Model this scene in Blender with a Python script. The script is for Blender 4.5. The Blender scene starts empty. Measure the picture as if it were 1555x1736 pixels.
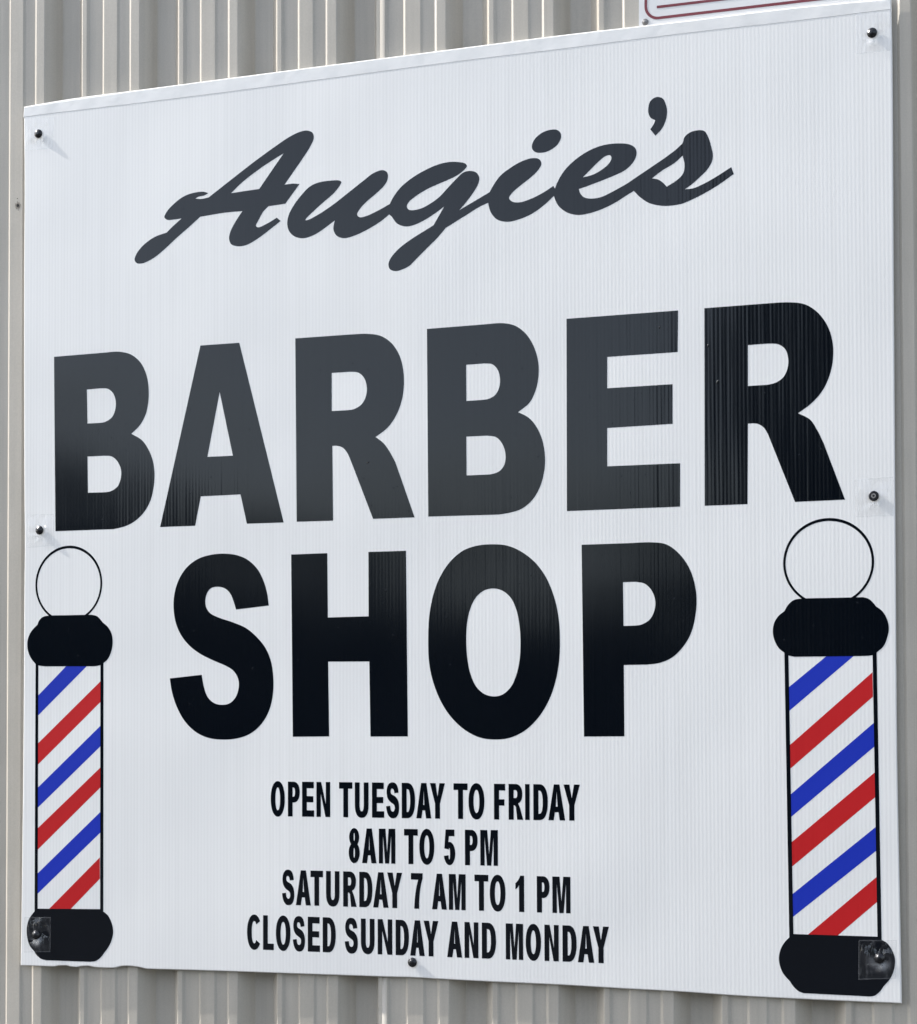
import bpy, bmesh, math, random
from mathutils import Matrix, Vector
from mathutils.geometry import tessellate_polygon

# ---------------------------------------------------------------- camera
# Sign coordinates are the world: x along the wall, z up, y into the wall, origin at the sign's lower left corner.
scene = bpy.context.scene
COL = scene.collection
cam_data = bpy.data.cameras.new('camera')
cam = bpy.data.objects.new('camera', cam_data)
COL.objects.link(cam)
right = (0.94137775, 0.33733747, -0.00337019)
up = (0.01413066, -0.02944797, 0.99946643)
back = (0.33705823, -0.94092308, -0.03248846)
pos = (1.52785182, -2.43376302, 0.33186597)
cam.matrix_world = Matrix(((right[0], up[0], back[0], pos[0]), (right[1], up[1], back[1], pos[1]),
                           (right[2], up[2], back[2], pos[2]), (0, 0, 0, 1)))
cam_data.sensor_fit = 'HORIZONTAL'
cam_data.sensor_width = 36.0
cam_data.lens = 78.0
cam_data.shift_y = 0.165
cam_data.clip_start = 0.05
cam_data.clip_end = 500.0
scene.camera = cam

# ---------------------------------------------------------------- light
sun_dir = Vector((-0.76, -0.075, 0.63)).normalized()      # towards the sun: up on the left, grazing the wall
world = bpy.data.worlds.new('World')
scene.world = world
world.use_nodes = True
wn = world.node_tree
wn.nodes.clear()
sky = wn.nodes.new('ShaderNodeTexSky')
sky.sky_type = 'NISHITA'
sky.sun_disc = False
sky.sun_elevation = math.asin(sun_dir.z)
sky.sun_rotation = math.atan2(sun_dir.x, sun_dir.y)
sky.air_density = 1.0
sky.dust_density = 1.6
sky.ozone_density = 2.0
bg = wn.nodes.new('ShaderNodeBackground')
bg.inputs['Strength'].default_value = 0.15
wo = wn.nodes.new('ShaderNodeOutputWorld')
haze = wn.nodes.new('ShaderNodeHueSaturation')          # thin bright haze takes some blue out of the sky
haze.inputs['Saturation'].default_value = 0.57
wn.links.new(sky.outputs[0], haze.inputs['Color'])
wn.links.new(haze.outputs[0], bg.inputs[0])
wn.links.new(bg.outputs[0], wo.inputs[0])
sd = bpy.data.lights.new('sun', 'SUN')
sd.energy = 2.5
sd.angle = math.radians(0.5)
sd.color = (1.0, 0.985, 0.96)
sun = bpy.data.objects.new('sun', sd)
COL.objects.link(sun)
sun.rotation_euler = sun_dir.to_track_quat('Z', 'Y').to_euler()
sun.location = (-3, -2, 5)
vs = scene.view_settings
vs.view_transform = 'Standard'
vs.look = 'None'
vs.exposure = 1.42
vs.gamma = 1.0
vs.use_curve_mapping = False
scene.render.film_transparent = False
scene.cycles.max_bounces = 6

# ---------------------------------------------------------------- helpers
def tag(o, label=None, cat=None, group=None, kind=None):
    if label: o['label'] = label
    if cat: o['category'] = cat
    if group: o['group'] = group
    if kind: o['kind'] = kind
    return o

def empty(name, loc=(0, 0, 0)):
    o = bpy.data.objects.new(name, None)
    o.empty_display_size = 0.05
    o.location = loc
    COL.objects.link(o)
    return o

def link(name, me, m, parent=None, loc=None):
    o = bpy.data.objects.new(name, me)
    if m: me.materials.append(m)
    COL.objects.link(o)
    if parent: o.parent = parent
    if loc: o.location = loc
    return o

def path(s):
    out = []
    for t in s.split():
        c = t.endswith('*')
        a, b = t.rstrip('*').split(',')
        out.append((int(a) * 1e-4, int(b) * 1e-4, c))
    return out

def flatten(s, n=6):
    """A traced closed outline to a dense polygon: smooth (centripetal) between plain points, broken at starred ones."""
    p = path(s)
    N = len(p)
    if all(c for _, _, c in p):
        return [(x, z) for x, z, _ in p]
    out = []
    for i in range(N):
        p1, p2 = p[i], p[(i + 1) % N]
        if p1[2] and p2[2]:
            out.append((p1[0], p1[1]))
            continue
        p0, p3 = p[i - 1], p[(i + 2) % N]
        a, b, c, d = (Vector(q[:2]) for q in (p0, p1, p2, p3))
        if p1[2]: a = b + (b - c) * 0.5
        if p2[2]: d = c + (c - b) * 0.5
        # at a corner joined to a straight run, leave along the bend of the next points
        t0 = 0.0
        t1 = t0 + max((b - a).length, 1e-6) ** 0.5
        t2 = t1 + max((c - b).length, 1e-6) ** 0.5
        t3 = t2 + max((d - c).length, 1e-6) ** 0.5
        for k in range(n):
            t = t1 + (t2 - t1) * k / n
            A1 = a * ((t1 - t) / (t1 - t0)) + b * ((t - t0) / (t1 - t0))
            A2 = b * ((t2 - t) / (t2 - t1)) + c * ((t - t1) / (t2 - t1))
            A3 = c * ((t3 - t) / (t3 - t2)) + d * ((t - t2) / (t3 - t2))
            B1 = A1 * ((t2 - t) / (t2 - t0)) + A2 * ((t - t0) / (t2 - t0))
            B2 = A2 * ((t3 - t) / (t3 - t1)) + A3 * ((t - t1) / (t3 - t1))
            q = B1 * ((t2 - t) / (t2 - t1)) + B2 * ((t - t1) / (t2 - t1))
            out.append((q.x, q.y))
    return out

def slab(groups, y0, y1, back_face=False):
    """Mesh of flat cut-outs: every group is [outline, hole, hole...] in (x, z); front at y0, sides back to y1."""
    verts, faces = [], []
    for loops in groups:
        base = len(verts)
        flat = [q for l in loops for q in l]
        n = len(flat)
        verts += [(x, y0, z) for x, z in flat] + [(x, y1, z) for x, z in flat]
        for tri in tessellate_polygon([[Vector((x, z, 0)) for x, z in l] for l in loops]):
            a, b, c = (flat[i] for i in tri)
            area = (b[0] - a[0]) * (c[1] - a[1]) - (b[1] - a[1]) * (c[0] - a[0])
            if abs(area) < 1e-14: continue
            t = tri if area > 0 else (tri[0], tri[2], tri[1])
            faces.append(tuple(base + i for i in t))
            if back_face: faces.append(tuple(base + n + i for i in reversed(t)))
        k = base
        for li, l in enumerate(loops):
            m = len(l)
            A = sum(l[i - 1][0] * l[i][1] - l[i][0] * l[i - 1][1] for i in range(m))
            ccw = (A > 0) == (li == 0)
            for i in range(m):
                j = (i + 1) % m
                f = (k + i, k + i + n, k + j + n, k + j)
                faces.append(f if ccw else f[::-1])
            k += m
    me = bpy.data.meshes.new('cutout')
    me.from_pydata(verts, [], faces)
    me.update()
    return me

def mat(name):
    m = bpy.data.materials.new(name)
    m.use_nodes = True
    nt = m.node_tree
    return m, nt, nt.nodes['Principled BSDF']

def node(nt, t, **kw):
    n = nt.nodes.new(t)
    for k, v in kw.items():
        if k.startswith('i_'): n.inputs[k[2:].replace('_', ' ')].default_value = v
        else: setattr(n, k, v)
    return n

FLUTE = 0.0049
def flute_bump(nt, b, strength, dist, noise_dist, specks=True):
    """Fine vertical ribs of the corrugated plastic sheet plus slow unevenness between its walls."""
    tc = node(nt, 'ShaderNodeTexCoord')
    sx = node(nt, 'ShaderNodeSeparateXYZ')
    nt.links.new(tc.outputs['Object'], sx.inputs[0])
    mu = node(nt, 'ShaderNodeMath', operation='MULTIPLY')
    mu.inputs[1].default_value = 2 * math.pi / FLUTE
    nt.links.new(sx.outputs['X'], mu.inputs[0])
    si = node(nt, 'ShaderNodeMath', operation='SINE')
    nt.links.new(mu.outputs[0], si.inputs[0])
    mp = node(nt, 'ShaderNodeMapping')
    mp.inputs['Scale'].default_value = (1.0, 1.0, 0.035)
    nt.links.new(tc.outputs['Object'], mp.inputs[0])
    no = node(nt, 'ShaderNodeTexNoise', i_Scale=110.0, i_Detail=2.0)
    nt.links.new(mp.outputs[0], no.inputs['Vector'])
    b1 = node(nt, 'ShaderNodeBump', i_Strength=strength, i_Distance=dist)
    nt.links.new(si.outputs[0], b1.inputs['Height'])
    b2 = node(nt, 'ShaderNodeBump', i_Strength=strength, i_Distance=noise_dist)
    nt.links.new(no.outputs['Fac'], b2.inputs['Height'])
    nt.links.new(b1.outputs[0], b2.inputs['Normal'])
    # slow waves of the whole sheet
    no2 = node(nt, 'ShaderNodeTexNoise', i_Scale=4.0, i_Detail=1.0)
    nt.links.new(tc.outputs['Object'], no2.inputs['Vector'])
    b3 = node(nt, 'ShaderNodeBump', i_Strength=strength, i_Distance=0.003)
    nt.links.new(no2.outputs['Fac'], b3.inputs['Height'])
    nt.links.new(b2.outputs[0], b3.inputs['Normal'])
    if not specks:
        nt.links.new(b3.outputs[0], b.inputs['Normal'])
        return tc, si
    # specks and little blisters
    vo = node(nt, 'ShaderNodeTexNoise', i_Scale=190.0, i_Detail=0.0)
    nt.links.new(tc.outputs['Object'], vo.inputs['Vector'])
    rp = node(nt, 'ShaderNodeMapRange')
    rp.inputs['From Min'].default_value = 0.825
    rp.inputs['From Max'].default_value = 0.86
    nt.links.new(vo.outputs['Fac'], rp.inputs['Value'])
    b4 = node(nt, 'ShaderNodeBump', i_Strength=0.5, i_Distance=0.0002)
    nt.links.new(rp.outputs[0], b4.inputs['Height'])
    nt.links.new(b3.outputs[0], b4.inputs['Normal'])
    nt.links.new(b4.outputs[0], b.inputs['Normal'])
    return tc, si

def make_vinyl(name, col, rough=0.16, spec=0.5):
    m, nt, b = mat(name)
    b.inputs['Base Color'].default_value = (*col, 1)
    b.inputs['Roughness'].default_value = rough
    b.inputs['Specular IOR Level'].default_value = spec
    flute_bump(nt, b, 1.0, 0.000009, 0.00014)
    return m

def make_sheet():
    m, nt, b = mat('white_corrugated_plastic')
    tc, si = flute_bump(nt, b, 1.0, 0.00002, 0.00006, False)
    # light through the sheet, put into the colour: greyer at inner walls, streaked unevenly
    mr = node(nt, 'ShaderNodeMapRange')
    mr.inputs['From Min'].default_value = -1.0
    nt.links.new(si.outputs[0], mr.inputs['Value'])
    mp = node(nt, 'ShaderNodeMapping')
    mp.inputs['Scale'].default_value = (1.0, 1.0, 0.02)
    nt.links.new(tc.outputs['Object'], mp.inputs[0])
    no = node(nt, 'ShaderNodeTexNoise', i_Scale=120.0, i_Detail=4.0)
    nt.links.new(mp.outputs[0], no.inputs['Vector'])
    ad = node(nt, 'ShaderNodeMath', operation='MULTIPLY_ADD')
    ad.inputs[1].default_value = 0.5
    nt.links.new(mr.outputs[0], ad.inputs[0])
    nt.links.new(no.outputs['Fac'], ad.inputs[2])
    cr = node(nt, 'ShaderNodeValToRGB')
    cr.color_ramp.elements[0].position = 0.25
    cr.color_ramp.elements[0].color = (0.78, 0.753, 0.705, 1)
    cr.color_ramp.elements[1].position = 1.25
    cr.color_ramp.elements[1].color = (0.845, 0.818, 0.77, 1)
    nt.links.new(ad.outputs[0], cr.inputs[0])
    nt.links.new(cr.outputs[0], b.inputs['Base Color'])
    b.inputs['Roughness'].default_value = 0.38
    return m

def make_paint(name, c0, c1, rough, scale=8.0, bump=0.0004):
    m, nt, b = mat(name)
    tc = node(nt, 'ShaderNodeTexCoord')
    no = node(nt, 'ShaderNodeTexNoise', i_Scale=scale, i_Detail=6.0)
    nt.links.new(tc.outputs['Object'], no.inputs['Vector'])
    cr = node(nt, 'ShaderNodeValToRGB')
    cr.color_ramp.elements[0].position = 0.3
    cr.color_ramp.elements[0].color = (*c0, 1)
    cr.color_ramp.elements[1].position = 0.7
    cr.color_ramp.elements[1].color = (*c1, 1)
    nt.links.new(no.outputs['Fac'], cr.inputs[0])
    nt.links.new(cr.outputs[0], b.inputs['Base Color'])
    b.inputs['Roughness'].default_value = rough
    if bump:
        n2 = node(nt, 'ShaderNodeTexNoise', i_Scale=scale * 0.8, i_Detail=3.0)
        nt.links.new(tc.outputs['Object'], n2.inputs['Vector'])
        bp = node(nt, 'ShaderNodeBump', i_Strength=1.0, i_Distance=bump)
        nt.links.new(n2.outputs['Fac'], bp.inputs['Height'])
        nt.links.new(bp.outputs[0], b.inputs['Normal'])
    return m

def make_tape():
    """Clear packing tape: mostly see-through, a shiny skin, milky along its cut rim and where lifted, with a painted glint below the screw."""
    m, nt, b = mat('clear_tape')
    b.inputs['Base Color'].default_value = (0.9, 0.9, 0.9, 1)
    b.inputs['Roughness'].default_value = 0.25
    out = nt.nodes['Material Output']
    tc = node(nt, 'ShaderNodeTexCoord')
    mp = node(nt, 'ShaderNodeMapping')
    mp.inputs['Scale'].default_value = (1.0, 1.0, 0.25)
    nt.links.new(tc.outputs['Object'], mp.inputs[0])
    no = node(nt, 'ShaderNodeTexNoise', i_Scale=260.0, i_Detail=2.0)
    nt.links.new(mp.outputs[0], no.inputs['Vector'])
    mr = node(nt, 'ShaderNodeMapRange')
    mr.inputs['From Min'].default_value = 0.55
    mr.inputs['From Max'].default_value = 0.8
    mr.inputs['To Min'].default_value = 0.004
    mr.inputs['To Max'].default_value = 0.07
    nt.links.new(no.outputs['Fac'], mr.inputs['Value'])
    at = node(nt, 'ShaderNodeAttribute', attribute_name='rim')
    ad = node(nt, 'ShaderNodeMath', operation='MULTIPLY_ADD')
    ad.inputs[1].default_value = 0.16
    nt.links.new(at.outputs['Fac'], ad.inputs[0])
    nt.links.new(mr.outputs[0], ad.inputs[2])
    tr = node(nt, 'ShaderNodeBsdfTransparent')
    tr.inputs['Color'].default_value = (0.99, 0.99, 0.99, 1)
    m1 = node(nt, 'ShaderNodeMixShader')
    nt.links.new(ad.outputs[0], m1.inputs[0])
    nt.links.new(tr.outputs[0], m1.inputs[1])
    nt.links.new(b.outputs[0], m1.inputs[2])
    gl = node(nt, 'ShaderNodeBsdfGlossy', i_Roughness=0.16)
    bp = node(nt, 'ShaderNodeBump', i_Strength=1.0, i_Distance=0.0016)
    nt.links.new(no.outputs['Fac'], bp.inputs['Height'])
    nt.links.new(bp.outputs[0], gl.inputs['Normal'])
    m2 = node(nt, 'ShaderNodeMixShader')
    m2.inputs[0].default_value = 0.048
    nt.links.new(m1.outputs[0], m2.inputs[1])
    nt.links.new(gl.outputs[0], m2.inputs[2])
    nt.links.new(m2.outputs[0], out.inputs['Surface'])
    return m

def make_steel():
    """Painted siding: faint vertical rain streaks and a slightly uneven sheen."""
    m = make_paint('grey_painted_steel', (0.465, 0.42, 0.347), (0.515, 0.465, 0.388), 0.40, 9.0, 0.0005)
    nt = m.node_tree
    b = nt.nodes['Principled BSDF']
    src = b.inputs['Base Color'].links[0].from_socket
    tc = node(nt, 'ShaderNodeTexCoord')
    mp = node(nt, 'ShaderNodeMapping')
    mp.inputs['Scale'].default_value = (1.0, 1.0, 0.03)
    nt.links.new(tc.outputs['Object'], mp.inputs[0])
    no = node(nt, 'ShaderNodeTexNoise', i_Scale=70.0, i_Detail=5.0, i_Roughness=0.65)
    nt.links.new(mp.outputs[0], no.inputs['Vector'])
    n2 = node(nt, 'ShaderNodeTexNoise', i_Scale=500.0, i_Detail=2.0)
    nt.links.new(tc.outputs['Object'], n2.inputs['Vector'])
    av = node(nt, 'ShaderNodeMath', operation='MULTIPLY_ADD')
    av.inputs[1].default_value = 0.5
    nt.links.new(n2.outputs['Fac'], av.inputs[0])
    nt.links.new(no.outputs['Fac'], av.inputs[2])
    mr = node(nt, 'ShaderNodeMapRange')
    mr.inputs['From Min'].default_value = 0.5
    mr.inputs['From Max'].default_value = 1.0
    mr.inputs['To Min'].default_value = 0.86
    mr.inputs['To Max'].default_value = 1.05
    nt.links.new(av.outputs[0], mr.inputs['Value'])
    mx = node(nt, 'ShaderNodeMix', data_type='RGBA', blend_type='MULTIPLY')
    mx.inputs['Factor'].default_value = 1.0
    nt.links.new(src, mx.inputs['A'])
    nt.links.new(mr.outputs[0], mx.inputs['B'])
    nt.links.new(mx.outputs['Result'], b.inputs['Base Color'])
    return m

M = dict(
    sheet=make_sheet(),
    black=make_vinyl('black_vinyl', (0.002, 0.0034, 0.0062), 0.12, 0.36),
    blue=make_vinyl('blue_vinyl', (0.012, 0.032, 0.40), 0.3, 0.3),
    red=make_vinyl('red_vinyl', (0.51, 0.014, 0.016), 0.3, 0.3),
    steel=make_steel(),
    strip=make_paint('white_edge_tape', (0.78, 0.757, 0.71), (0.84, 0.815, 0.77), 0.34, 30.0, 0.0012),
    screw=make_paint('black_screw_paint', (0.006, 0.006, 0.007), (0.01, 0.01, 0.012), 0.27, 200.0, 0.0),
    rivet=make_paint('grey_rivet_metal', (0.16, 0.15, 0.14), (0.28, 0.27, 0.26), 0.4, 300.0, 0.0),
    tape=make_tape(),
    plate=make_paint('white_sign_metal', (0.73, 0.71, 0.68), (0.77, 0.75, 0.72), 0.35, 12.0, 0.0003),
    dark_red=make_paint('dark_red_ink', (0.17, 0.022, 0.03), (0.2, 0.03, 0.04), 0.4, 40.0, 0.0),
    hole=make_paint('hole_dark', (0.01, 0.01, 0.01), (0.02, 0.018, 0.015), 0.8, 50.0, 0.0),
    stain=make_paint('brown_stain', (0.20, 0.17, 0.13), (0.26, 0.23, 0.19), 0.7, 300.0, 0.0),
    ground=make_paint('asphalt', (0.03, 0.03, 0.03), (0.045, 0.045, 0.044), 0.95, 1.5, 0.01),
    leaf=make_paint('dark_leaves', (0.018, 0.03, 0.012), (0.035, 0.05, 0.02), 0.8, 0.8, 0.0),
)

LETTERS = [
    ('B', ["511,8574* 1309,8579* 1549,8576 1737,8524 1887,8402 1979,8225 2014,8035 2010,7846 1968,7672 1876,7526 1744,7417* 1909,7320 2014,7182 2081,7024 2108,6846 2091,6636 2040,6462 1941,6311 1792,6191 1642,6130 1467,6099* 543,6104*",
        "1040,8078* 1260,8081* 1374,8067 1455,8002 1498,7892 1493,7776 1443,7668 1337,7607 1249,7596* 1051,7598*",
        "1053,7134* 1313,7132* 1439,7115 1527,7044 1583,6926 1578,6792 1528,6690 1428,6632 1340,6620* 1062,6624*"]),
    ('A', ["2813,8577* 3403,8574* 4065,6093* 3518,6097* 3422,6500* 2820,6499* 2735,6098* 2196,6101*",
        "3107,7918* 3307,7034* 2921,7037*"]),
    ('R', ["4239,8576* 5051,8572* 5283,8564 5473,8525 5622,8426 5729,8278 5788,8105 5809,7889 5782,7665 5706,7468 5579,7298 5402,7179* 5511,7095 5597,6982 5685,6827* 5954,6088* 5365,6091* 5061,6845* 4993,6992 4925,7064 4842,7092 4779,7092* 4789,6090* 4257,6095*",
        "4772,8074* 5036,8072* 5159,8052 5241,7975 5279,7846 5262,7721 5199,7623 5090,7568 4994,7559* 4771,7561*"]),
    ('B', ["6135,8569* 6924,8572* 7197,8568 7365,8518 7507,8400 7608,8233 7664,8044 7671,7872 7634,7678 7546,7511 7391,7397* 7535,7315 7642,7186 7718,7010 7752,6788 7736,6593 7676,6400 7573,6245 7432,6141 7277,6098 7122,6079* 6146,6091*",
        "6681,8059* 6935,8060* 7039,8043 7112,7969 7145,7856 7134,7733 7076,7637 6985,7593 6894,7584* 6682,7584*",
        "6680,7117* 6970,7114* 7087,7088 7170,7002 7216,6864 7202,6729 7137,6646 7033,6611 6929,6606* 6681,6608*"]),
    ('E', ["8049,8563* 9513,8562* 9504,8036* 8587,8035* 8584,7634* 9435,7634* 9432,7132* 8581,7126* 8578,6637* 9525,6631* 9521,6084* 8041,6087*"]),
    ('R', ["9849,8565* 10598,8566* 10916,8559 11106,8520 11256,8415 11379,8241 11440,8047 11448,7845 11411,7646 11322,7449 11182,7293 11013,7177* 11156,7093 11242,6962 11321,6794* 11576,6086* 10965,6083* 10635,6944* 10585,7023 10521,7069 10458,7083 10388,7082* 10375,6080* 9835,6082*",
        "10396,8063* 10645,8064* 10772,8048 10860,7981 10897,7856 10884,7730 10832,7632 10743,7574 10640,7552* 10392,7552*"]),
    ('S', ["3355,4934* 3844,4977* 3819,5144 3763,5319 3674,5476 3534,5603 3368,5674 3175,5701 2968,5691 2773,5639 2604,5527 2486,5367 2421,5181 2405,4993 2435,4793 2513,4616 2644,4461 2813,4342 3021,4245 3201,4173 3317,4102 3386,3997 3396,3881 3355,3754 3266,3667 3155,3643 3034,3664 2931,3746 2871,3887 2837,4055* 2349,4011* 2384,3821 2462,3610 2580,3422 2737,3282 2918,3200 3150,3170 3381,3188 3572,3252 3737,3383 3851,3566 3907,3796 3910,4014 3877,4221 3801,4395 3674,4547 3508,4678 3304,4763 3098,4830 2969,4891 2906,4970 2891,5063 2917,5168 2981,5236 3085,5252 3188,5226 3265,5159 3316,5053"]),
    ('H', ["4175,5657* 4704,5658* 4711,4797* 5298,4800* 5297,5654* 5831,5652* 5851,3209* 5322,3208* 5307,4201* 4715,4207* 4728,3211* 4198,3207*"]),
    ('O', ["7036,5696 7238,5671 7425,5588 7611,5442 7756,5247 7860,5004 7919,4750 7939,4471 7927,4169 7873,3892 7774,3640 7628,3427 7454,3275 7254,3187 7053,3167 6851,3193 6648,3290 6457,3458 6308,3677 6199,3949 6150,4194 6140,4479 6157,4789 6216,5072 6313,5302 6451,5491 6629,5627 6820,5685",
        "7042,5122 7168,5090 7281,4993 7355,4838 7397,4634 7409,4405 7394,4176 7351,3999 7278,3847 7162,3747 7041,3725 6920,3754 6804,3852 6724,4020 6684,4212 6668,4444 6680,4674 6721,4853 6798,5005 6912,5097"]),
    ('P', ["8234,5649* 8867,5648* 9161,5648 9339,5616 9490,5507 9615,5342 9689,5155 9723,4931 9706,4710 9647,4489 9532,4306 9392,4184 9240,4125 9087,4107* 8780,4106* 8782,3205* 8252,3203*",
        "8776,5155* 8940,5156* 9055,5130 9144,5046 9194,4908 9183,4796 9129,4685 9027,4618 8937,4602* 8780,4601*"]),
]
SCRIPT = [
    ["4318,11381 4419,11385 4494,11348 4514,11277 4464,11168 4080,10681* 4204,10684 4302,10668* 4091,10419* 3840,10409* 3760,10339 3692,10230 3653,10160 3685,10134 3817,10172 3966,10241* 4023,10190* 3863,10089 3680,9979 3519,9909 3381,9900 3277,9941 3249,10027 3277,10130 3358,10260 3450,10378* 3173,10380 2809,10358* 2621,10220 2433,10088 2244,9944 2077,9841 1910,9786 1826,9797 1792,9843 1814,9916 1910,10026 2100,10138 2291,10185* 2385,10262 2522,10361* 2409,10356 2302,10361 2255,10402 2290,10473 2409,10580 2550,10662 2691,10698 2856,10701 2930,10675* 2867,10647 2785,10640 2734,10617* 2832,10604 2938,10615* 3351,10871 3634,11043 3932,11212 4159,11329",
        "4068,11111* 3898,10902 3703,10659* 3496,10651 3277,10640* 3450,10777 3703,10931 3909,11037"],
    ["4587,10663 4766,10671 4889,10659 4915,10636 4889,10587 4811,10501 4632,10373 4486,10262 4407,10197 4389,10169 4430,10170 4587,10232 4788,10338 4988,10464 5210,10607 5386,10714 5518,10738 5579,10695 5583,10612 5539,10535 5430,10443 5276,10334 5176,10240 5143,10175 5180,10137 5275,10145 5429,10196 5615,10276* 5648,10340 5758,10473 5910,10581 6083,10666 6299,10736 6470,10753 6604,10736 6674,10713 6700,10676 6663,10629 6567,10567 6439,10519 6298,10476 6147,10425 5974,10340 5876,10268 5855,10215 5891,10170 6039,10171 6190,10228 6319,10308 6439,10418 6567,10533 6652,10595 6727,10608 6822,10583 6871,10508 6853,10419 6779,10305 6683,10193 6591,10100* 6651,10131 6821,10210 7015,10302* 7054,10369 7159,10500 7306,10595 7453,10661 7598,10690 7691,10667 7722,10604 7680,10528 7576,10439 7430,10343 7315,10254 7279,10197 7325,10147 7429,10129 7575,10160 7741,10224 7882,10300* 7902,10262* 7937,10344 8030,10484 8174,10608 8359,10709 8541,10759 8743,10764 8904,10731 8974,10675 8987,10595 8943,10502 8842,10414 8680,10351 8478,10292 8315,10248 8223,10227* 8243,10166 8294,10112 8385,10088 8517,10095 8679,10154 8861,10235* 9579,10672 9607,10747 9666,10799 9764,10823 9862,10807 9910,10734 9948,10614 9973,10476 9956,10400 9897,10310 9799,10222 9700,10145 9612,10091* 9720,10094 9857,10139 10013,10211 10204,10314* 10236,10224* 10051,10111 9856,10014 9679,9943 9561,9909 9396,9901 9277,9916 9139,9964 9020,10054 8950,10133* 8860,10088 8719,10013 8537,9941 8354,9899 8211,9892 8069,9935 7956,10025 7905,10119 7889,10170* 7781,10081 7616,9976 7428,9910 7261,9889 7115,9932 7031,10030 7000,10123 6994,10164* 6863,10116 6693,10030 6437,9902 6403,9885* 6295,9773 6145,9644 5972,9496 5896,9429 5798,9388 5700,9371 5613,9403 5592,9476 5635,9564 5755,9677 5929,9784 6102,9871 6232,9936* 6296,10036 6382,10170* 6254,10091 6081,10005 5930,9957 5821,9957 5713,10007 5637,10106 5604,10135* 5473,10049 5275,9954 5076,9889 4943,9876 4843,9920 4799,10006 4806,10078 4821,10128* 4676,10038 4519,9958 4362,9926 4226,9963 4147,10043 4120,10150 4147,10272 4227,10400 4340,10525 4452,10618",
        "8275,10371* 8377,10460 8479,10548 8581,10617 8642,10621 8658,10580 8621,10514 8540,10453 8418,10396",
        "9186,10272* 9320,10357 9479,10438 9585,10521* 9608,10416 9593,10301 9527,10229 9378,10146* 9319,10211 9260,10251"],
    ["7595,10856 7631,10933 7724,11003 7828,11032 7931,11025 7982,10976 7988,10915 7940,10831 7847,10771 7744,10747 7650,10761 7603,10800"],
    ["9143,11157 9167,11253 9227,11299 9277,11303 9336,11273 9375,11190 9389,11101 9368,10986 9314,10885 9234,10811* 9169,10900* 9215,10963 9235,11010* 9176,11046 9150,11098"],
]
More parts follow.
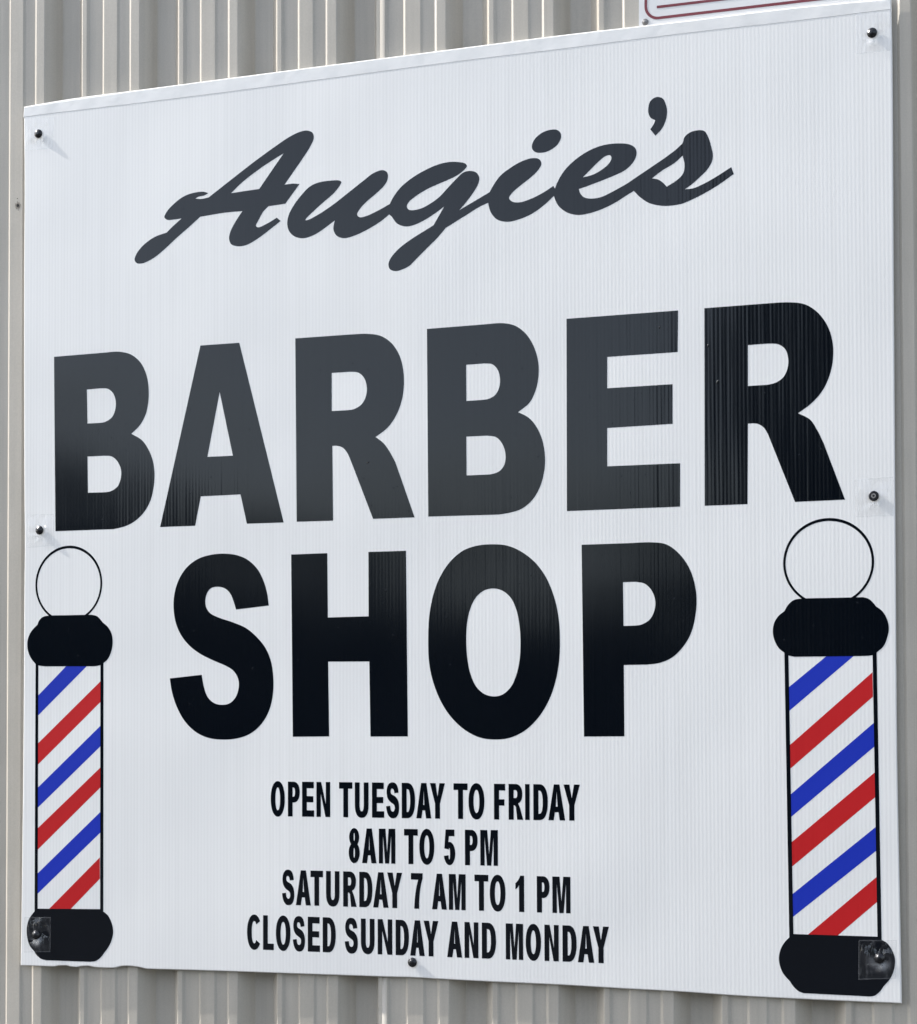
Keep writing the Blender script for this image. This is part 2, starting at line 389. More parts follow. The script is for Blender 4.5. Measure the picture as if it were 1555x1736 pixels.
HOURS = [
    [('O', 3872, 4080, 2141, 2141, 2608, 2607), ('P', 4125, 4299, 2141, 2141, 2607, 2606), ('E', 4333, 4509, 2141, 2140, 2606, 2606), ('N', 4542, 4742, 2140, 2140, 2605, 2605), ('T', 4870, 5061, 2140, 2139, 2604, 2604), ('U', 5096, 5293, 2139, 2139, 2603, 2603), ('E', 5341, 5514, 2139, 2139, 2603, 2602), ('S', 5542, 5726, 2139, 2138, 2602, 2601), ('D', 5763, 5950, 2138, 2138, 2601, 2600), ('A', 5967, 6176, 2138, 2138, 2600, 2600), ('Y', 6159, 6367, 2138, 2137, 2600, 2599), ('T', 6485, 6679, 2137, 2137, 2599, 2598), ('O', 6692, 6910, 2137, 2136, 2598, 2597), ('F', 7041, 7193, 2136, 2136, 2597, 2596), ('R', 7239, 7435, 2136, 2136, 2596, 2595), ('I', 7462, 7523, 2136, 2135, 2595, 2595), ('D', 7573, 7767, 2135, 2135, 2595, 2594), ('A', 7773, 7997, 2135, 2135, 2594, 2593), ('Y', 7977, 8194, 2135, 2134, 2593, 2593)],
    [('8', 5007, 5165, 1539, 1539, 1995, 1996), ('A', 5198, 5404, 1539, 1539, 1996, 1996), ('M', 5437, 5671, 1539, 1539, 1996, 1997), ('T', 5793, 5986, 1539, 1539, 1997, 1997), ('O', 6008, 6217, 1539, 1539, 1997, 1998), ('5', 6348, 6507, 1540, 1540, 1998, 1998), ('P', 6641, 6815, 1540, 1540, 1999, 1999), ('M', 6851, 7091, 1540, 1540, 1999, 2000)],
    [('S', 4039, 4218, 960, 960, 1425, 1425), ('A', 4242, 4459, 960, 960, 1425, 1425), ('T', 4454, 4636, 960, 960, 1425, 1425), ('U', 4680, 4874, 960, 959, 1425, 1424), ('R', 4927, 5120, 959, 959, 1424, 1424), ('D', 5157, 5345, 959, 959, 1424, 1424), ('A', 5355, 5572, 959, 959, 1424, 1423), ('Y', 5555, 5766, 959, 959, 1423, 1423), ('7', 5888, 6053, 959, 958, 1423, 1423), ('A', 6183, 6389, 958, 958, 1422, 1422), ('M', 6416, 6648, 958, 958, 1422, 1422), ('T', 6769, 6959, 958, 958, 1422, 1421), ('O', 6978, 7192, 958, 957, 1421, 1421), ('1', 7326, 7444, 957, 957, 1421, 1421), ('P', 7614, 7784, 957, 957, 1420, 1420), ('M', 7822, 8062, 957, 957, 1420, 1420)],
    [('C', 3521, 3723, 349, 349, 812, 812), ('L', 3759, 3917, 349, 349, 812, 812), ('O', 3948, 4162, 348, 348, 812, 811), ('S', 4197, 4374, 348, 348, 811, 811), ('E', 4414, 4591, 348, 348, 811, 810), ('D', 4631, 4819, 348, 347, 810, 810), ('S', 4948, 5136, 347, 347, 810, 809), ('U', 5180, 5374, 347, 347, 809, 809), ('N', 5419, 5625, 347, 346, 809, 809), ('D', 5672, 5859, 346, 346, 808, 808), ('A', 5876, 6079, 346, 346, 808, 808), ('Y', 6064, 6270, 346, 345, 808, 807), ('A', 6391, 6597, 345, 345, 807, 807), ('N', 6630, 6821, 345, 345, 807, 806), ('D', 6867, 7061, 345, 344, 806, 806), ('M', 7193, 7427, 344, 344, 806, 805), ('O', 7461, 7668, 344, 344, 805, 805), ('N', 7713, 7903, 344, 343, 805, 804), ('D', 7953, 8140, 343, 343, 804, 804), ('A', 8156, 8371, 343, 343, 804, 803), ('Y', 8355, 8565, 343, 342, 804, 803)],
]
POLES = [
    dict(ring=(757, 5352, 519, 522),
        cap='393,4913 762,4916 1127,4914* 1212,4891 1273,4836 1302,4803* 1382,4738 1442,4641 1459,4524 1438,4397 1383,4291 1311,4233* 1262,4208 1178,4194* 396,4203* 284,4217 222,4244* 148,4331 102,4440 97,4570 134,4666 195,4740 257,4793* 282,4847 331,4893',
        base='236,776* 276,804* 1272,825* 1320,795* 1392,744 1452,641 1477,515 1448,388 1393,291 1341,226* 1274,150 1202,106 1117,92* 411,88* 325,110 251,167 226,205* 152,281 110,398 102,526 138,655 187,721',
        bars=['230,4287* 274,4286* 276,766* 227,765*', '1267,4250* 1315,4260* 1322,774* 1272,794*'],
        stripes=[('blue', '732,4211* 1061,4206* 270,3511* 269,3791*'),
            ('red', '1280,3993* 1281,3706* 268,2819* 266,3116*'),
            ('blue', '1282,3376* 1282,3090* 275,2220* 274,2501*'),
            ('red', '1276,2790* 1277,2514* 268,1624* 266,1924*'),
            ('blue', '1278,2175* 1278,1889* 268,1007* 266,1290*'),
            ('red', '1265,1540* 1266,1244* 788,797* 441,788*')]),
    dict(ring=(11366, 5326, 538, 524),
        cap='11001,4888 11393,4890 11782,4889* 11846,4869 11900,4821 11936,4774* 12009,4716 12063,4623 12087,4511 12069,4401 12023,4290 11936,4212* 11885,4182 11774,4174* 10938,4177* 10863,4197 10822,4226* 10751,4284 10699,4379 10677,4492 10697,4605 10754,4689 10821,4740* 10869,4818 10935,4873',
        base='10848,744* 10899,786* 11914,787* 11963,752* 12032,708 12094,610 12120,510 12101,381 12054,279 11981,194* 11935,128 11871,76 11816,64* 11014,71* 10949,96 10884,159 10851,208* 10773,294 10732,386 10718,478 10738,591 10785,676',
        bars=['10817,4245* 10867,4244* 10899,745* 10848,744*', '11889,4228* 11938,4227* 11963,743* 11914,741*'],
        stripes=[('blue', '11350,4194* 11677,4188* 10852,3497* 10847,3788*'),
            ('red', '11886,3976* 11889,3680* 10874,2801* 10865,3086*'),
            ('blue', '11896,3363* 11899,3075* 10866,2200* 10867,2480*'),
            ('red', '11912,2773* 11909,2469* 10882,1602* 10873,1895*'),
            ('blue', '11922,2119* 11916,1824* 10886,987* 10883,1266*'),
            ('red', '11925,1517* 11919,1208* 11419,769* 11058,769*')]),
]
OUTLINE = '0,12196* 768,12226 1988,12231 3172,12237 4928,12244 6610,12250 8063,12253 9616,12236 10960,12232 12192,12192* 12198,11443 12186,8912 12174,5682 12166,2904 12179,1417 12192,-4* 11283,-4 10196,4 9528,23 8694,33 7920,46 7129,48 6728,51 6403,54 5912,61 5580,56 5078,52 4225,46 3354,41 2644,34 1993,25* 1920,39 1847,48 1719,55 1599,47 1498,23 1322,16 1183,19* 1090,32* 978,24* 903,9* 791,13* 735,27* 603,18* 546,4* 243,1 0,0* 11,719 23,1962 31,2875 38,4456 39,5291 44,5959 34,6630 18,8647 15,9912 17,11181'
STRIP = '0,12196* 1988,12231 3172,12237 4928,12244 6610,12250 8063,12253 9616,12236 10960,12232 12192,12192* 12198,12046* 10958,12047 9615,12063 8062,12057 6609,12062 4928,12048 3351,12033 1710,12030 578,12036 -14,12032*'
TAPES = [[(28, 12031), (502, 11991), (479, 11545), (30, 11558)],
    [(89, 6356), (516, 6350), (530, 5901), (96, 5883)],
    [(59, 681), (488, 693), (485, 207), (61, 186)],
    [(11769, 12054), (12199, 12028), (12183, 11550), (11770, 11552)],
    [(11693, 6319), (12160, 6341), (12159, 5868), (11710, 5864)],
    [(11689, 739), (12144, 754), (12127, 291), (11681, 261)]]
SCREWS = [(253, 11775), (295, 6126), (260, 438), (11961, 11791), (11925, 6114), (11939, 530), (5912, 261)]
BLISTERS = [(4, 9273, 8366, 36, 80), (5, 9892, 8090, 48, 75), (5, 10011, 7629, 54, 60), (2, 5293, 6845, 42, 20), (2, 5234, 6635, 18, 40), (2, 5343, 6270, 18, 70), (3, 7293, 6297, 24, -40), (7, 4626, 5500, 24, 70), (7, 5649, 4542, 30, -15), (7, 5691, 4526, 18, -10), (7, 5421, 3556, 24, 40), (1, 2471, 6179, 30, 85), (0, 1227, 7505, 18, 30), (0, 1433, 7378, 18, 50), (6, 2943, 4891, 24, 60), (7, 5332, 5228, 30, 80)]
# ---------------------------------------------------------------- ground and the trees across the lot
GZ = -1.27
bm = bmesh.new()
bmesh.ops.create_grid(bm, x_segments=4, y_segments=4, size=150.0)
me = bpy.data.meshes.new('ground')
bm.to_mesh(me)
bm.free()
tag(link('ground', me, M['ground'], loc=(0, 0, GZ)), kind='structure')

def tree_top(x):
    """Height of the tree row (standing 25 m from the wall) above the ground."""
    az = math.degrees(math.atan2(1.53 - x, 27.4))
    d = math.hypot(1.53 - x, 27.4)
    e = 3.5 + 0.8 * max(0, min(1, (az - 22) / 3)) + 0.8 * math.sin(az * 0.9) + 0.5 * math.sin(az * 2.3 + 1)
    e += max(0, min(1, (az - 28) / 3)) * 2.5
    t = max(0, min(1, (11.9 - az) / 1.2)) * max(0, min(1, (az + 14) / 4))
    e += t * (13 + 1.5 * math.sin(az * 1.7))
    return 1.6 + d * math.tan(math.radians(e))
rng = random.Random(7)
verts, faces = [], []
def leaf(cx, cy, cz, s):
    u = Vector((rng.gauss(0, 1), rng.gauss(0, 1), rng.gauss(0, 1))).normalized()
    v = u.orthogonal().normalized()
    w = u.cross(v)
    c = Vector((cx, cy, cz))
    k = len(verts)
    for a, b in ((-1, -.4), (0, -1), (1, -.3), (.7, .6), (-.2, 1)):
        verts.append(c + (v * a + w * b) * s)
    faces.append((k, k + 1, k + 2, k + 3, k + 4))
for i in range(16000):
    x = rng.uniform(-30, 14)
    h = tree_top(x) + rng.gauss(0, 0.25)
    z = GZ + h * rng.random() ** 0.8
    leaf(x, -25 + rng.uniform(-2.2, 2.2), z, rng.uniform(0.18, 0.5))
me = bpy.data.meshes.new('tree_row')
me.from_pydata(verts, [], faces)
tag(link('tree_row', me, M['leaf']), 'dark row of trees seen only as reflection in the black letters', 'trees', kind='stuff')

# ---------------------------------------------------------------- ribbed steel wall
TOP, DEEP = 0.0072, 0.0302
majors = [0.0162, 0.1685, 0.3216, 0.4679, 0.6260, 0.7745, 0.9246, 1.0767, 1.2287]
majors = [0.0162 - 0.152 * k for k in range(16, 0, -1)] + majors + [1.2287 + 0.152 * k for k in range(1, 17)]
def profile(k0, k1):
    pts = []
    for k in range(k0, k1):
        x0 = majors[k]
        s = (majors[k + 1] - x0) / 0.152
        for dx, y, r in ((0, TOP, .0016), (.0133, TOP, .002), (.0300, DEEP, .003), (.0580, DEEP, .003), (.0746, TOP, .0018),
                         (.0815, TOP, .0010), (.0850, TOP + .0028, .0012), (.1056, TOP + .0028, .0014), (.1092, TOP, .0013),
                         (.1300, TOP, .0010), (.1328, TOP + .0020, .0012), (.1480, TOP + .0026, .0014)):
            pts.append((x0 + dx * s, y, r))
    return pts
def fillet(pts, n=5):
    out = []
    for i, (x, y, r) in enumerate(pts):
        p = Vector((x, y))
        if i == 0 or i == len(pts) - 1:
            q = Vector(pts[1][:2]) - p if i == 0 else p - Vector(pts[i - 1][:2])
            q.normalize()
            out.append((p, Vector((q.y, -q.x))))
            continue
        a = (p - Vector(pts[i - 1][:2])).normalized()
        b = (Vector(pts[i + 1][:2]) - p).normalized()
        na, nb = Vector((a.y, -a.x)), Vector((b.y, -b.x))
        ang = a.angle(b)
        t = r * math.tan(ang / 2)
        s0, s1 = p - a * t, p + b * t
        c = s0 + (1 if na.dot(b) > 0 else -1) * na * r
        for k in range(n + 1):
            nn = na.lerp(nb, k / n).normalized()
            out.append((c - nn * r * (1 if na.dot(b) > 0 else -1), nn))
    return out
def siding(pts, off, z0=GZ + 0.05, z1=2.9):
    pr = fillet(pts)
    verts, faces, nor = [], [], []
    zs = [z0, -0.3, 0.3, 0.9, 1.5, z1]
    for p, nn in pr:
        for z in zs:
            verts.append((p.x, p.y + off, z))
            nor.append((nn.x, nn.y, 0))
    m = len(zs)
    for i in range(len(pr) - 1):
        for j in range(m - 1):
            faces.append((i * m + j, (i + 1) * m + j, (i + 1) * m + j + 1, i * m + j + 1))
    me = bpy.data.meshes.new('siding')
    me.from_pydata(verts, [], faces)
    me.shade_smooth()
    me.normals_split_custom_set_from_vertices(nor)
    return me
wall = tag(empty('ribbed_metal_wall', (0, 0, GZ)), 'grey ribbed steel wall with vertical grooves behind the white signs', 'wall')
seam = 16 + 3
lap = profile(0, seam + 1)
lap_x = majors[seam] + 0.0775
left = [q for q in lap if q[0] < lap_x] + [(lap_x, TOP, 0)]
rightp = profile(seam, len(majors) - 1)
rightp = [(majors[seam] + 0.0725, TOP, 0)] + [q for q in rightp if q[0] > lap_x]
for pts, off in ((left, 0.0), (rightp, -0.0012)):
    o = link('siding_panel', siding(pts, off), M['steel'], wall)
    o.matrix_parent_inverse = Matrix.Translation((0, 0, -GZ))
def disc(name, x, y, z, r, t, m, parent, n=20):
    loop = [(x + r * math.cos(2 * math.pi * i / n), z + r * math.sin(2 * math.pi * i / n)) for i in range(n)]
    return link(name, slab([[loop]], y - t, y), m, parent)
ragged = [(-0.0134 + (0.0042 + 0.0022 * math.sin(3.1 * i) + 0.0012 * math.sin(7.7 * i)) * math.cos(i / 3.5),
           1.0800 + (0.0052 + 0.0022 * math.sin(2.3 * i)) * math.sin(i / 3.5)) for i in range(22)]
o = link('stain', slab([[ragged]], TOP - .0002, TOP), M['stain'], wall); o.matrix_parent_inverse = Matrix.Translation((0, 0, -GZ))
for x, z, r in ((-.0134, 1.0805, .0022), (-.0140, 1.0905, .0007)):
    o = disc('screw_hole', x, TOP - .0002, z, r, .0002, M['hole'], wall); o.matrix_parent_inverse = Matrix.Translation((0, 0, -GZ))

# ---------------------------------------------------------------- the barber shop sign
sign = tag(empty('barber_shop_sign'), 'large white corrugated plastic sign with black BARBER SHOP lettering and striped poles', 'sign')
def inset(loop, d):
    """Move every point of a counter-clockwise or clockwise loop inwards by d."""
    A = sum(loop[i - 1][0] * loop[i][1] - loop[i][0] * loop[i - 1][1] for i in range(len(loop)))
    sg = 1 if A > 0 else -1
    out = []
    for i in range(len(loop)):
        p, a, c = Vector(loop[i]), Vector(loop[i - 1]), Vector(loop[(i + 1) % len(loop)])
        t0, t1 = (p - a).normalized(), (c - p).normalized()
        n = (Vector((-t0.y, t0.x)) + Vector((-t1.y, t1.x))) * sg
        q = p + n.normalized() * d / max(.6, n.length / 2)
        out.append((q.x, q.y))
    return out
def rimmed(loop, y, d, dy, thick):
    """A slab whose front edge is rolled back all round by d (in the plane) and dy (in depth)."""
    front = slab([[inset(loop, d)]], y, y + .0001)
    bm = bmesh.new()
    bm.from_mesh(front)
    a = inset(loop, d)
    for k in range(3):
        f0, f1 = k / 3, (k + 1) / 3
        r0 = [bm.verts.new((p[0] + (q[0] - p[0]) * f0, y + dy * (1 - math.cos(f0 * math.pi / 2)), p[1] + (q[1] - p[1]) * f0)) for p, q in zip(a, loop)]
        r1 = [bm.verts.new((p[0] + (q[0] - p[0]) * f1, y + dy * (1 - math.cos(f1 * math.pi / 2)), p[1] + (q[1] - p[1]) * f1)) for p, q in zip(a, loop)]
        n = len(a)
        for i in range(n):
            bm.faces.new((r0[i], r0[(i + 1) % n], r1[(i + 1) % n], r1[i]))
    s2 = slab([[loop]], y + dy, y + thick, True)
    A = sum(loop[i - 1][0] * loop[i][1] - loop[i][0] * loop[i - 1][1] for i in range(len(loop)))
    if A > 0: bmesh.ops.reverse_faces(bm, faces=[f for f in bm.faces if len(f.verts) == 4])
    k = len(bm.verts)
    bm.from_mesh(s2)
    bm.faces.ensure_lookup_table()
    kill = [f for f in bm.faces if len(f.verts) == 3 and all(abs(v.co.y - y - dy) < 1e-7 for v in f.verts)]
    bmesh.ops.delete(bm, geom=kill, context='FACES_ONLY')
    me = bpy.data.meshes.new('rimmed')
    bm.to_mesh(me)
    bm.free()
    return me
link('panel', rimmed(flatten(OUTLINE, 4), 0.0, .0013, .0010, .004), M['sheet'], sign)
link('edge_tape', rimmed(flatten(STRIP, 3), -0.0003, .0016, .0020, .0021), M['strip'], sign)
Y = -0.0001
letters = []
for ch, loops in LETTERS:
    o = link('letter', slab([[flatten(l) for l in loops]], Y, -0.00003), M['black'], sign)
    letters.append(o)
def blister(L, W, H):
    # small lens-shaped bubble under the film
    v, f = [(0, -H, 0)], []
    n = 12
    for k, (q, h) in enumerate(((.45, .8), (.8, .35), (1, 0))):
        for i in range(n):
            a = 2 * math.pi * i / n
            v.append((L * q * math.cos(a), -H * h, W * q * math.sin(a)))
    for i in range(n): f.append((0, 1 + i, 1 + (i + 1) % n))
    for k in range(2):
        for i in range(n):
            a, c = 1 + k * n + i, 1 + k * n + (i + 1) % n
            f.append((a, a + n, c + n, c))
    me = bpy.data.meshes.new('blister')
    me.from_pydata(v, [], f)
    bm = bmesh.new()
    bm.from_mesh(me)
    bmesh.ops.recalc_face_normals(bm, faces=bm.faces)
    if sum(g.normal.y for g in bm.faces) > 0: bmesh.ops.reverse_faces(bm, faces=bm.faces)
    bm.to_mesh(me)
    bm.free()
    me.shade_smooth()
    return me
for li, x, z, l, a in BLISTERS:
    o = link('bubble', blister(l * .6e-4, l * .24e-4, .0011), M['black'], letters[li], (x * 1e-4, -.0001, z * 1e-4))
    o.rotation_euler.y = -math.radians(a)
name_o = link('script_lettering', slab([[flatten(l, 5) for l in s] for s in SCRIPT], Y, -0.00003), M['black'], sign)
tag(name_o, "slanted black brush script reading Augie's")
words = ['OPEN TUESDAY TO FRIDAY', '8AM TO 5 PM', 'SATURDAY 7 AM TO 1 PM', 'CLOSED SUNDAY AND MONDAY']

def arc(cx, cy, rx, ry, a0, a1, n=12, e=1.0):
    out = []
    for i in range(n + 1):
        a = math.radians(a0 + (a1 - a0) * i / n)
        c, s = math.cos(a), math.sin(a)
        out.append((cx + rx * math.copysign(abs(c) ** e, c), cy + ry * math.copysign(abs(s) ** e, s)))
    return out
def curve(p0, p1, p2, n=8):
    return [((1 - t) ** 2 * p0[0] + 2 * t * (1 - t) * p1[0] + t * t * p2[0],
             (1 - t) ** 2 * p0[1] + 2 * t * (1 - t) * p1[1] + t * t * p2[1]) for t in (i / n for i in range(n + 1))]
S_POLY = flatten(LETTERS[6][1][0])
def glyph(ch, w, h, v, u):
    """Condensed bold capital in a w x h box: v = upright stroke, u = level stroke."""
    if ch == 'I': return [[(0, 0), (w, 0), (w, h), (0, h)]]
    if ch == 'L': return [[(0, 0), (w, 0), (w, u), (v, u), (v, h), (0, h)]]
    if ch == 'T':
        a, b = (w - v) / 2, (w + v) / 2
        return [[(a, 0), (b, 0), (b, h - u), (w, h - u), (w, h), (0, h), (0, h - u), (a, h - u)]]
    if ch in 'EF':
        m0, m1 = (.415 * h, .415 * h + u * .95) if ch == 'E' else (.39 * h, .39 * h + u * .95)
        top = [(v, m0), (w * .93, m0), (w * .93, m1), (v, m1), (v, h - u), (w * (.97 if ch == 'E' else 1), h - u), (w * (.97 if ch == 'E' else 1), h), (0, h)]
        return [[(0, 0), (w, 0), (w, u), (v, u)] + top] if ch == 'E' else [[(0, 0), (v, 0)] + top]
    if ch == 'N':
        return [[(0, 0), (.93 * v, 0), (.93 * v, .66 * h), (w - v, 0), (w, 0), (w, h), (w - .93 * v, h), (w - .93 * v, .36 * h), (v, h), (0, h)]]
    if ch == 'M':
        s = .86 * v
        return [[(0, 0), (s, 0), (s, .80 * h), (w / 2 - .42 * v, 0), (w / 2 + .42 * v, 0), (w - s, .80 * h), (w - s, 0), (w, 0), (w, h),
                 (w - 1.38 * v, h), (w / 2, .32 * h), (1.38 * v, h), (0, h)]]
    if ch == 'A':
        hx = .54 * v
        xo = lambda y: y / h * (w / 2 - hx)
        c0, c1 = .225 * h, .225 * h + .84 * u
        t = 1.04 * v
        yt = .80 * h
        return [[(0, 0), (t, 0), (xo(c0) + t, c0), (w - xo(c0) - t, c0), (w - t, 0), (w, 0), (w / 2 + hx, h), (w / 2 - hx, h)],
                [(w - xo(c1) - t, c1), (w / 2, yt), (xo(c1) + t, c1)]]
    if ch == 'Y':
        a, b = (w - v) / 2, (w + v) / 2
        return [[(a, 0), (b, 0), (b, .42 * h), (w, h), (w - 1.12 * v, h), (w / 2, .62 * h), (1.12 * v, h), (0, h), (a, .42 * h)]]
    if ch == 'D':
        k = .42 * w
        return [[(0, 0)] + arc(k, h / 2, w - k, h / 2, -90, 90, 20, .86) + [(0, h)],
                [(v, u * .95)] + arc(k, h / 2, w - k - v, h / 2 - u * .95, -90, 90, 20, .86) + [(v, h - u * .95)]]
    if ch in 'PR':
        bh = .60 * h if ch == 'P' else .565 * h
        e = w if ch == 'P' else .95 * w
        k = .48 * w
        o = .92 * u
        bowl = arc(k, h - bh / 2, e - k, bh / 2, -90, 90, 18, .9)
        hole = [(v, h - bh + o)] + arc(k, h - bh / 2, e - k - v, bh / 2 - o, -90, 90, 14, .9) + [(v, h - o)]
        if ch == 'P': return [[(0, 0), (v, 0), (v, h - bh)] + bowl + [(0, h)], hole]
        leg = [(v, .405 * h), (.40 * w, .405 * h), (.50 * w, .36 * h), (w - 1.16 * v, 0), (w, 0), (.80 * w, .32 * h), (.66 * w, .455 * h)]
        return [[(0, 0), (v, 0)] + leg + [q for q in bowl if q[1] > .475 * h] + [(0, h)], hole]
    if ch == 'O':
        g = .012 * h
        return [arc(w / 2, h / 2, w / 2, h / 2 + g, 0, 345, 30, .93), arc(w / 2, h / 2, w / 2 - v, h / 2 - u * .93, 0, 345, 26, .93)]
    if ch == 'U':
        r = .36 * h
        return [[(0, h)] + arc(w / 2, r, w / 2, r + .01 * h, 180, 360, 18, .86) + [(w, h), (w - v, h)] + arc(w / 2, r, w / 2 - v, r - u * .95, 360, 180, 14, .86) + [(v, h)]]
    if ch == 'C':
        g = .012 * h
        return [arc(w * .53, h / 2, w * .53, h / 2 + g, 38, 322, 30, .93) + arc(w * .53, h / 2, w * .53 - v, h / 2 - u * .95, 318, 42, 22, .93)]
    if ch == 'S':
        xs = [q[0] for q in S_POLY]; zs = [q[1] for q in S_POLY]
        x0, x1, z0, z1 = min(xs), max(xs), min(zs), max(zs)
        return [[((x - x0) / (x1 - x0) * w, ((z - z0) / (z1 - z0) * 1.02 - .01) * h) for x, z in S_POLY]]
    if ch == '8':
        def half(y):
            a = max(0, 1 - ((y - .745 * h) / (.262 * h)) ** 2) ** .5 * .455 * w
            b = max(0, 1 - ((y - .295 * h) / (.305 * h)) ** 2) ** .5 * .5 * w
            return max(a, b)
        ys = [h * (.498 - .508 * math.cos(math.pi * i / 40)) for i in range(1, 40)]
        out = [(w / 2, -.01 * h)] + [(w / 2 + half(y), y) for y in ys] + [(w / 2, 1.007 * h)] + [(w / 2 - half(y), y) for y in reversed(ys)]
        return [out, arc(w / 2, .75 * h, .455 * w - .92 * v, .262 * h - .78 * u, 0, 340, 18), arc(w / 2, .29 * h, .5 * w - v, .305 * h - .86 * u, 0, 340, 18)]
    if ch == '5':
        R = lambda a0, a1, n: arc(.5 * w, .32 * h, .5 * w, .332 * h, a0, a1, n)
        I = lambda a0, a1, n: arc(.48 * w, .315 * h, .5 * w - v, .332 * h - .9 * u, a0, a1, n)
        return [[(.16 * w, h), (.05 * w, .46 * h)] + [(.05 * w + .85 * v, .44 * h)] + I(140, -165, 20) + R(-168, 108, 26) + [(.40 * w, .62 * h), (.46 * w, h - u), (.93 * w, h - u), (.93 * w, h)]]
    if ch == '7':
        return [[(0, h), (0, h - u), (.64 * w, h - u)] + curve((.62 * w, h - u), (.33 * w, .5 * h), (.28 * w, 0)) + curve((.28 * w + v, 0), (.68 * w, .52 * h), (w, h - .8 * u)) + [(w, h)]]
    if ch == '1':
        return [[(w - v, 0), (w, 0), (w, h), (w - .78 * v, h)] + curve((w - .8 * v, .98 * h), (.30 * w, .84 * h), (0, .79 * h), 5) + [(0, .62 * h)] + curve((0, .62 * h), (.3 * w, .66 * h), (w - v, .74 * h), 5)]
for text, row in zip(words, HOURS):
    groups = []
    for ch, xl, xr, b0, b1, t0, t1 in row:
        w, h = xr - xl, (t0 - b0 + t1 - b1) / 2
        for_loops = []
        for l in glyph(ch, w, h, 69, 86):
            pts = []
            for x, y in l:
                f = x / w
                lo, hi = b0 + (b1 - b0) * f, t0 + (t1 - t0) * f
                q = ((xl + x) * 1e-4, (lo + (hi - lo) * y / h) * 1e-4)
                if not pts or (abs(q[0] - pts[-1][0]) + abs(q[1] - pts[-1][1])) > 2e-6: pts.append(q)
            for_loops.append(pts)
        groups.append(for_loops)
    o = link('text_line', slab(groups, Y, -0.00003), M['black'], sign)
    tag(o, 'small black line reading ' + text)

for d in POLES:
    pole = empty('barber_pole_picture')
    pole.parent = sign
    cx, cz, rx, rz = (q * 1e-4 for q in d['ring'])
    ring = []
    ro = [(cx + (rx + .0016) * math.cos(a), cz + (rz + .0019) * math.sin(a)) for a in (2 * math.pi * i / 90 for i in range(90))]
    ri = [(cx + (rx - .0014) * math.cos(a), cz - .0003 + (rz - .0015) * math.sin(a)) for a in (2 * math.pi * i / 90 for i in range(90))]
    link('ball_outline', slab([[ro, ri]], -.00009, -.00003), M['black'], pole)
    for k, s in d['stripes']:
        link('stripe', slab([[flatten(s)]], -.00006, -.00003), M[k], pole)
    for s in d['bars']:
        link('side_line', slab([[flatten(s)]], -.00012, -.00003), M['black'], pole)
    link('cap', slab([[flatten(d['cap'])]], -.00016, -.00003), M['black'], pole)
    link('base', slab([[flatten(d['base'])]], -.00016, -.00003), M['black'], pole)

def hexhead(r, r2, h, n=24):
    """Hexagon washer head: flange, six flats, domed crown; axis towards the viewer (-y)."""
    bm = bmesh.new()
    rings = []
    for rr, y, hx in ((r, 0, 0), (r, -.0009, 0), (r * .93, -.0014, 0), (r2 * 1.02, -.0015, 1), (r2, -h * .6, 1), (r2 * .88, -h * .86, 0), (r2 * .62, -h * 1.06, 0), (r2 * .3, -h * 1.16, 0)):
        ring = []
        for i in range(n):
            a = 2 * math.pi * i / n
            k = rr
            if hx: k = rr * math.cos(math.pi / 6) / math.cos((a % (math.pi / 3)) - math.pi / 6)
            ring.append(bm.verts.new((k * math.cos(a), y, k * math.sin(a))))
        rings.append(ring)
    for a, b in zip(rings, rings[1:]):
        for i in range(n):
            bm.faces.new((a[i], a[(i + 1) % n], b[(i + 1) % n], b[i]))
    bm.faces.new(rings[-1])
    bmesh.ops.recalc_face_normals(bm, faces=bm.faces)
    me = bpy.data.meshes.new('hexhead')
    bm.to_mesh(me)
    bm.free()
    me.shade_smooth()
    return me
for i, (sx, sz) in enumerate(SCREWS):
    x, z = sx * 1e-4, sz * 1e-4
    if i == 4:
        o = link('rivet', hexhead(.0062, .0034, .0022), M['screw'], sign, (x, -.0012, z))
        link('rivet_core', slab([[[(.0030 * math.cos(a), .0030 * math.sin(a)) for a in (2 * math.pi * k / 16 for k in range(16))],
             [(.0015 * math.cos(a), .0015 * math.sin(a)) for a in (2 * math.pi * k / 12 for k in range(12))]]], -.0029, -.0022), M['rivet'], o)
    else:
        o = link('screw', hexhead(.0062, .0044, .0030), M['screw'], sign, (x, -.0012, z))
        o.rotation_euler.y = i * 0.7
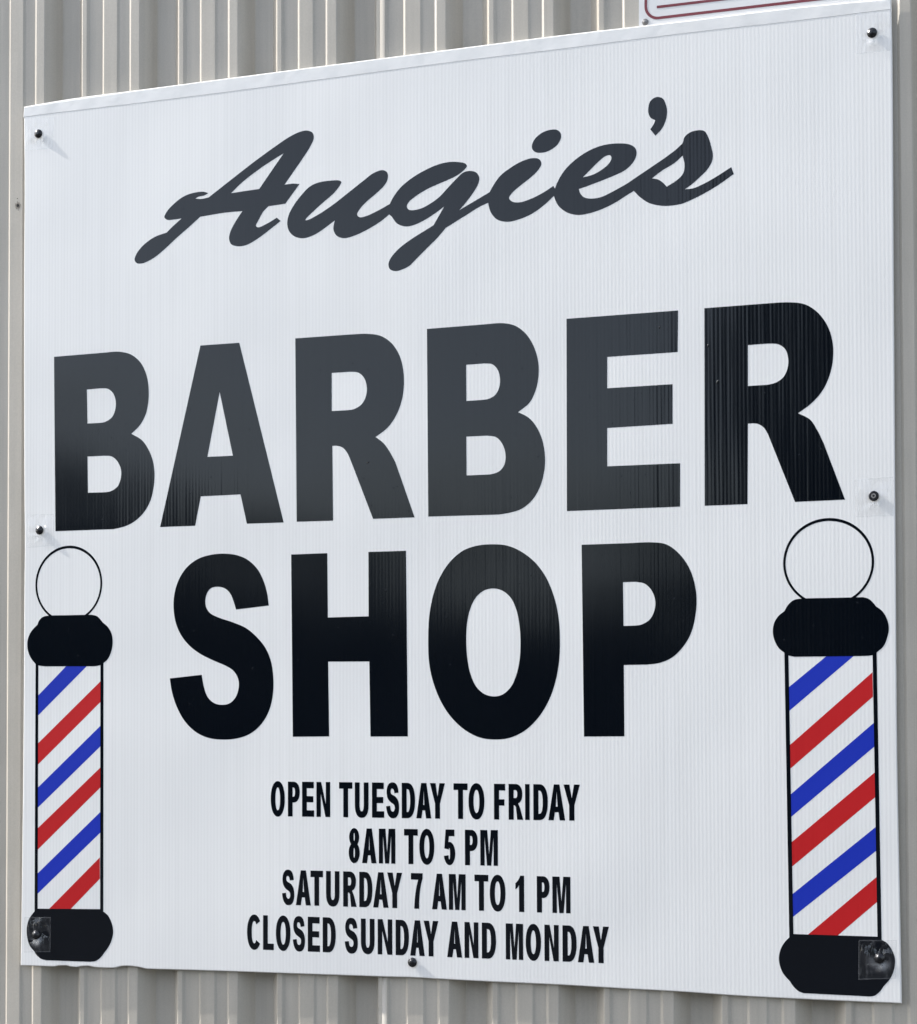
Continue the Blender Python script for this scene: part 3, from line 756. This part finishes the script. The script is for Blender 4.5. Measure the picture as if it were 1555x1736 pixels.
for i, t in enumerate(TAPES):
    q = [Vector((a * 1e-4, b * 1e-4)) for a, b in t]
    c = Vector(SCREWS[i]) * 1e-4
    n = 18
    r_ = random.Random(i + 3)
    ph = [r_.uniform(0, 6.3) for _ in range(4)]
    verts, faces, rim = [], [], []
    for a in range(n + 1):
        for b in range(n + 1):
            u, w = ((0, .035) + tuple(.035 + .93 * i_ / (n - 2) for i_ in range(1, n - 2)) + (.965, 1))[a], ((0, .035) + tuple(.035 + .93 * i_ / (n - 2) for i_ in range(1, n - 2)) + (.965, 1))[b]
            p = q[0].lerp(q[1], u).lerp(q[3].lerp(q[2], u), w)
            d_ = (p - c).length
            an = math.atan2(p.y - c.y, p.x - c.x)
            edge = min(u, 1 - u, w, 1 - w)
            dome = .0022 * math.exp(-(d_ / .008) ** 2)
            wr = .0011 * math.exp(-((d_ - .013) / .009) ** 2) * (.8 + .8 * math.sin(2 * an + ph[0]) + .7 * math.sin(3 * an + ph[1]) + .5 * math.sin(7 * an + ph[2] + d_ * 300))
            lift_glint = math.exp(-((d_ - .010) / .0045) ** 2) * max(0, math.sin(-an) * .9 + .35 * math.sin(3 * an + ph[3]))  # milky lifted tape below the screw, whitened to paint in the sun's glint
            rim.append(max(.5 if edge < .02 else 0.0, 1.6 * lift_glint))
            verts.append((p.x, -.0005 - min(1, edge * 9) * (dome * .3 + wr), p.y))
    m_ = n + 1
    for a in range(n):
        for b in range(n):
            mid = (Vector((verts[a * m_ + b][0], verts[a * m_ + b][2])) + Vector((verts[(a + 1) * m_ + b + 1][0], verts[(a + 1) * m_ + b + 1][2]))) / 2
            if (mid - c).length < .0048: continue
            faces.append((a * m_ + b, a * m_ + b + 1, (a + 1) * m_ + b + 1, (a + 1) * m_ + b))
    me = bpy.data.meshes.new('tape')
    me.from_pydata(verts, [], faces)
    at = me.attributes.new('rim', 'FLOAT', 'POINT')
    at.data.foreach_set('value', rim)
    me.shade_smooth()
    link('tape_patch', me, M['tape'], sign)

# ---------------------------------------------------------------- the small metal sign above
plate = tag(empty('red_bordered_sign', (.9013, 0, 1.2175)), 'white metal sign with dark red rounded border above the right end of the big sign', 'sign')
plate.rotation_euler.y = math.radians(0.5)
PW, PH = .3048, .4572
def rrect(x0, z0, x1, z1, r, n=10):
    out = []
    for cx, cz, a in ((x1 - r, z0 + r, -90), (x1 - r, z1 - r, 0), (x0 + r, z1 - r, 90), (x0 + r, z0 + r, 180)):
        out += arc(cx, cz, r, r, a, a + 90, n)
    return out
link('plate', slab([[rrect(0, 0, PW, PH, .004)]], .0058, .0068, True), M['plate'], plate)
B0 = .0073
link('border', slab([[rrect(B0, .0145, PW - B0, PH - .0145, .0185), rrect(B0 + .0035, .0180, PW - B0 - .0035, PH - .0180, .0150)]], .0055, .0057), M['dark_red'], plate)
link('rule', slab([[[(.0235, .0288), (PW - .0235, .0288), (PW - .0235, .0321), (.0235, .0321)]]], .0055, .0057), M['dark_red'], plate)
link('screw', hexhead(.0042, .0030, .0022), M['rivet'], plate, (.0085, .0056, .0128))
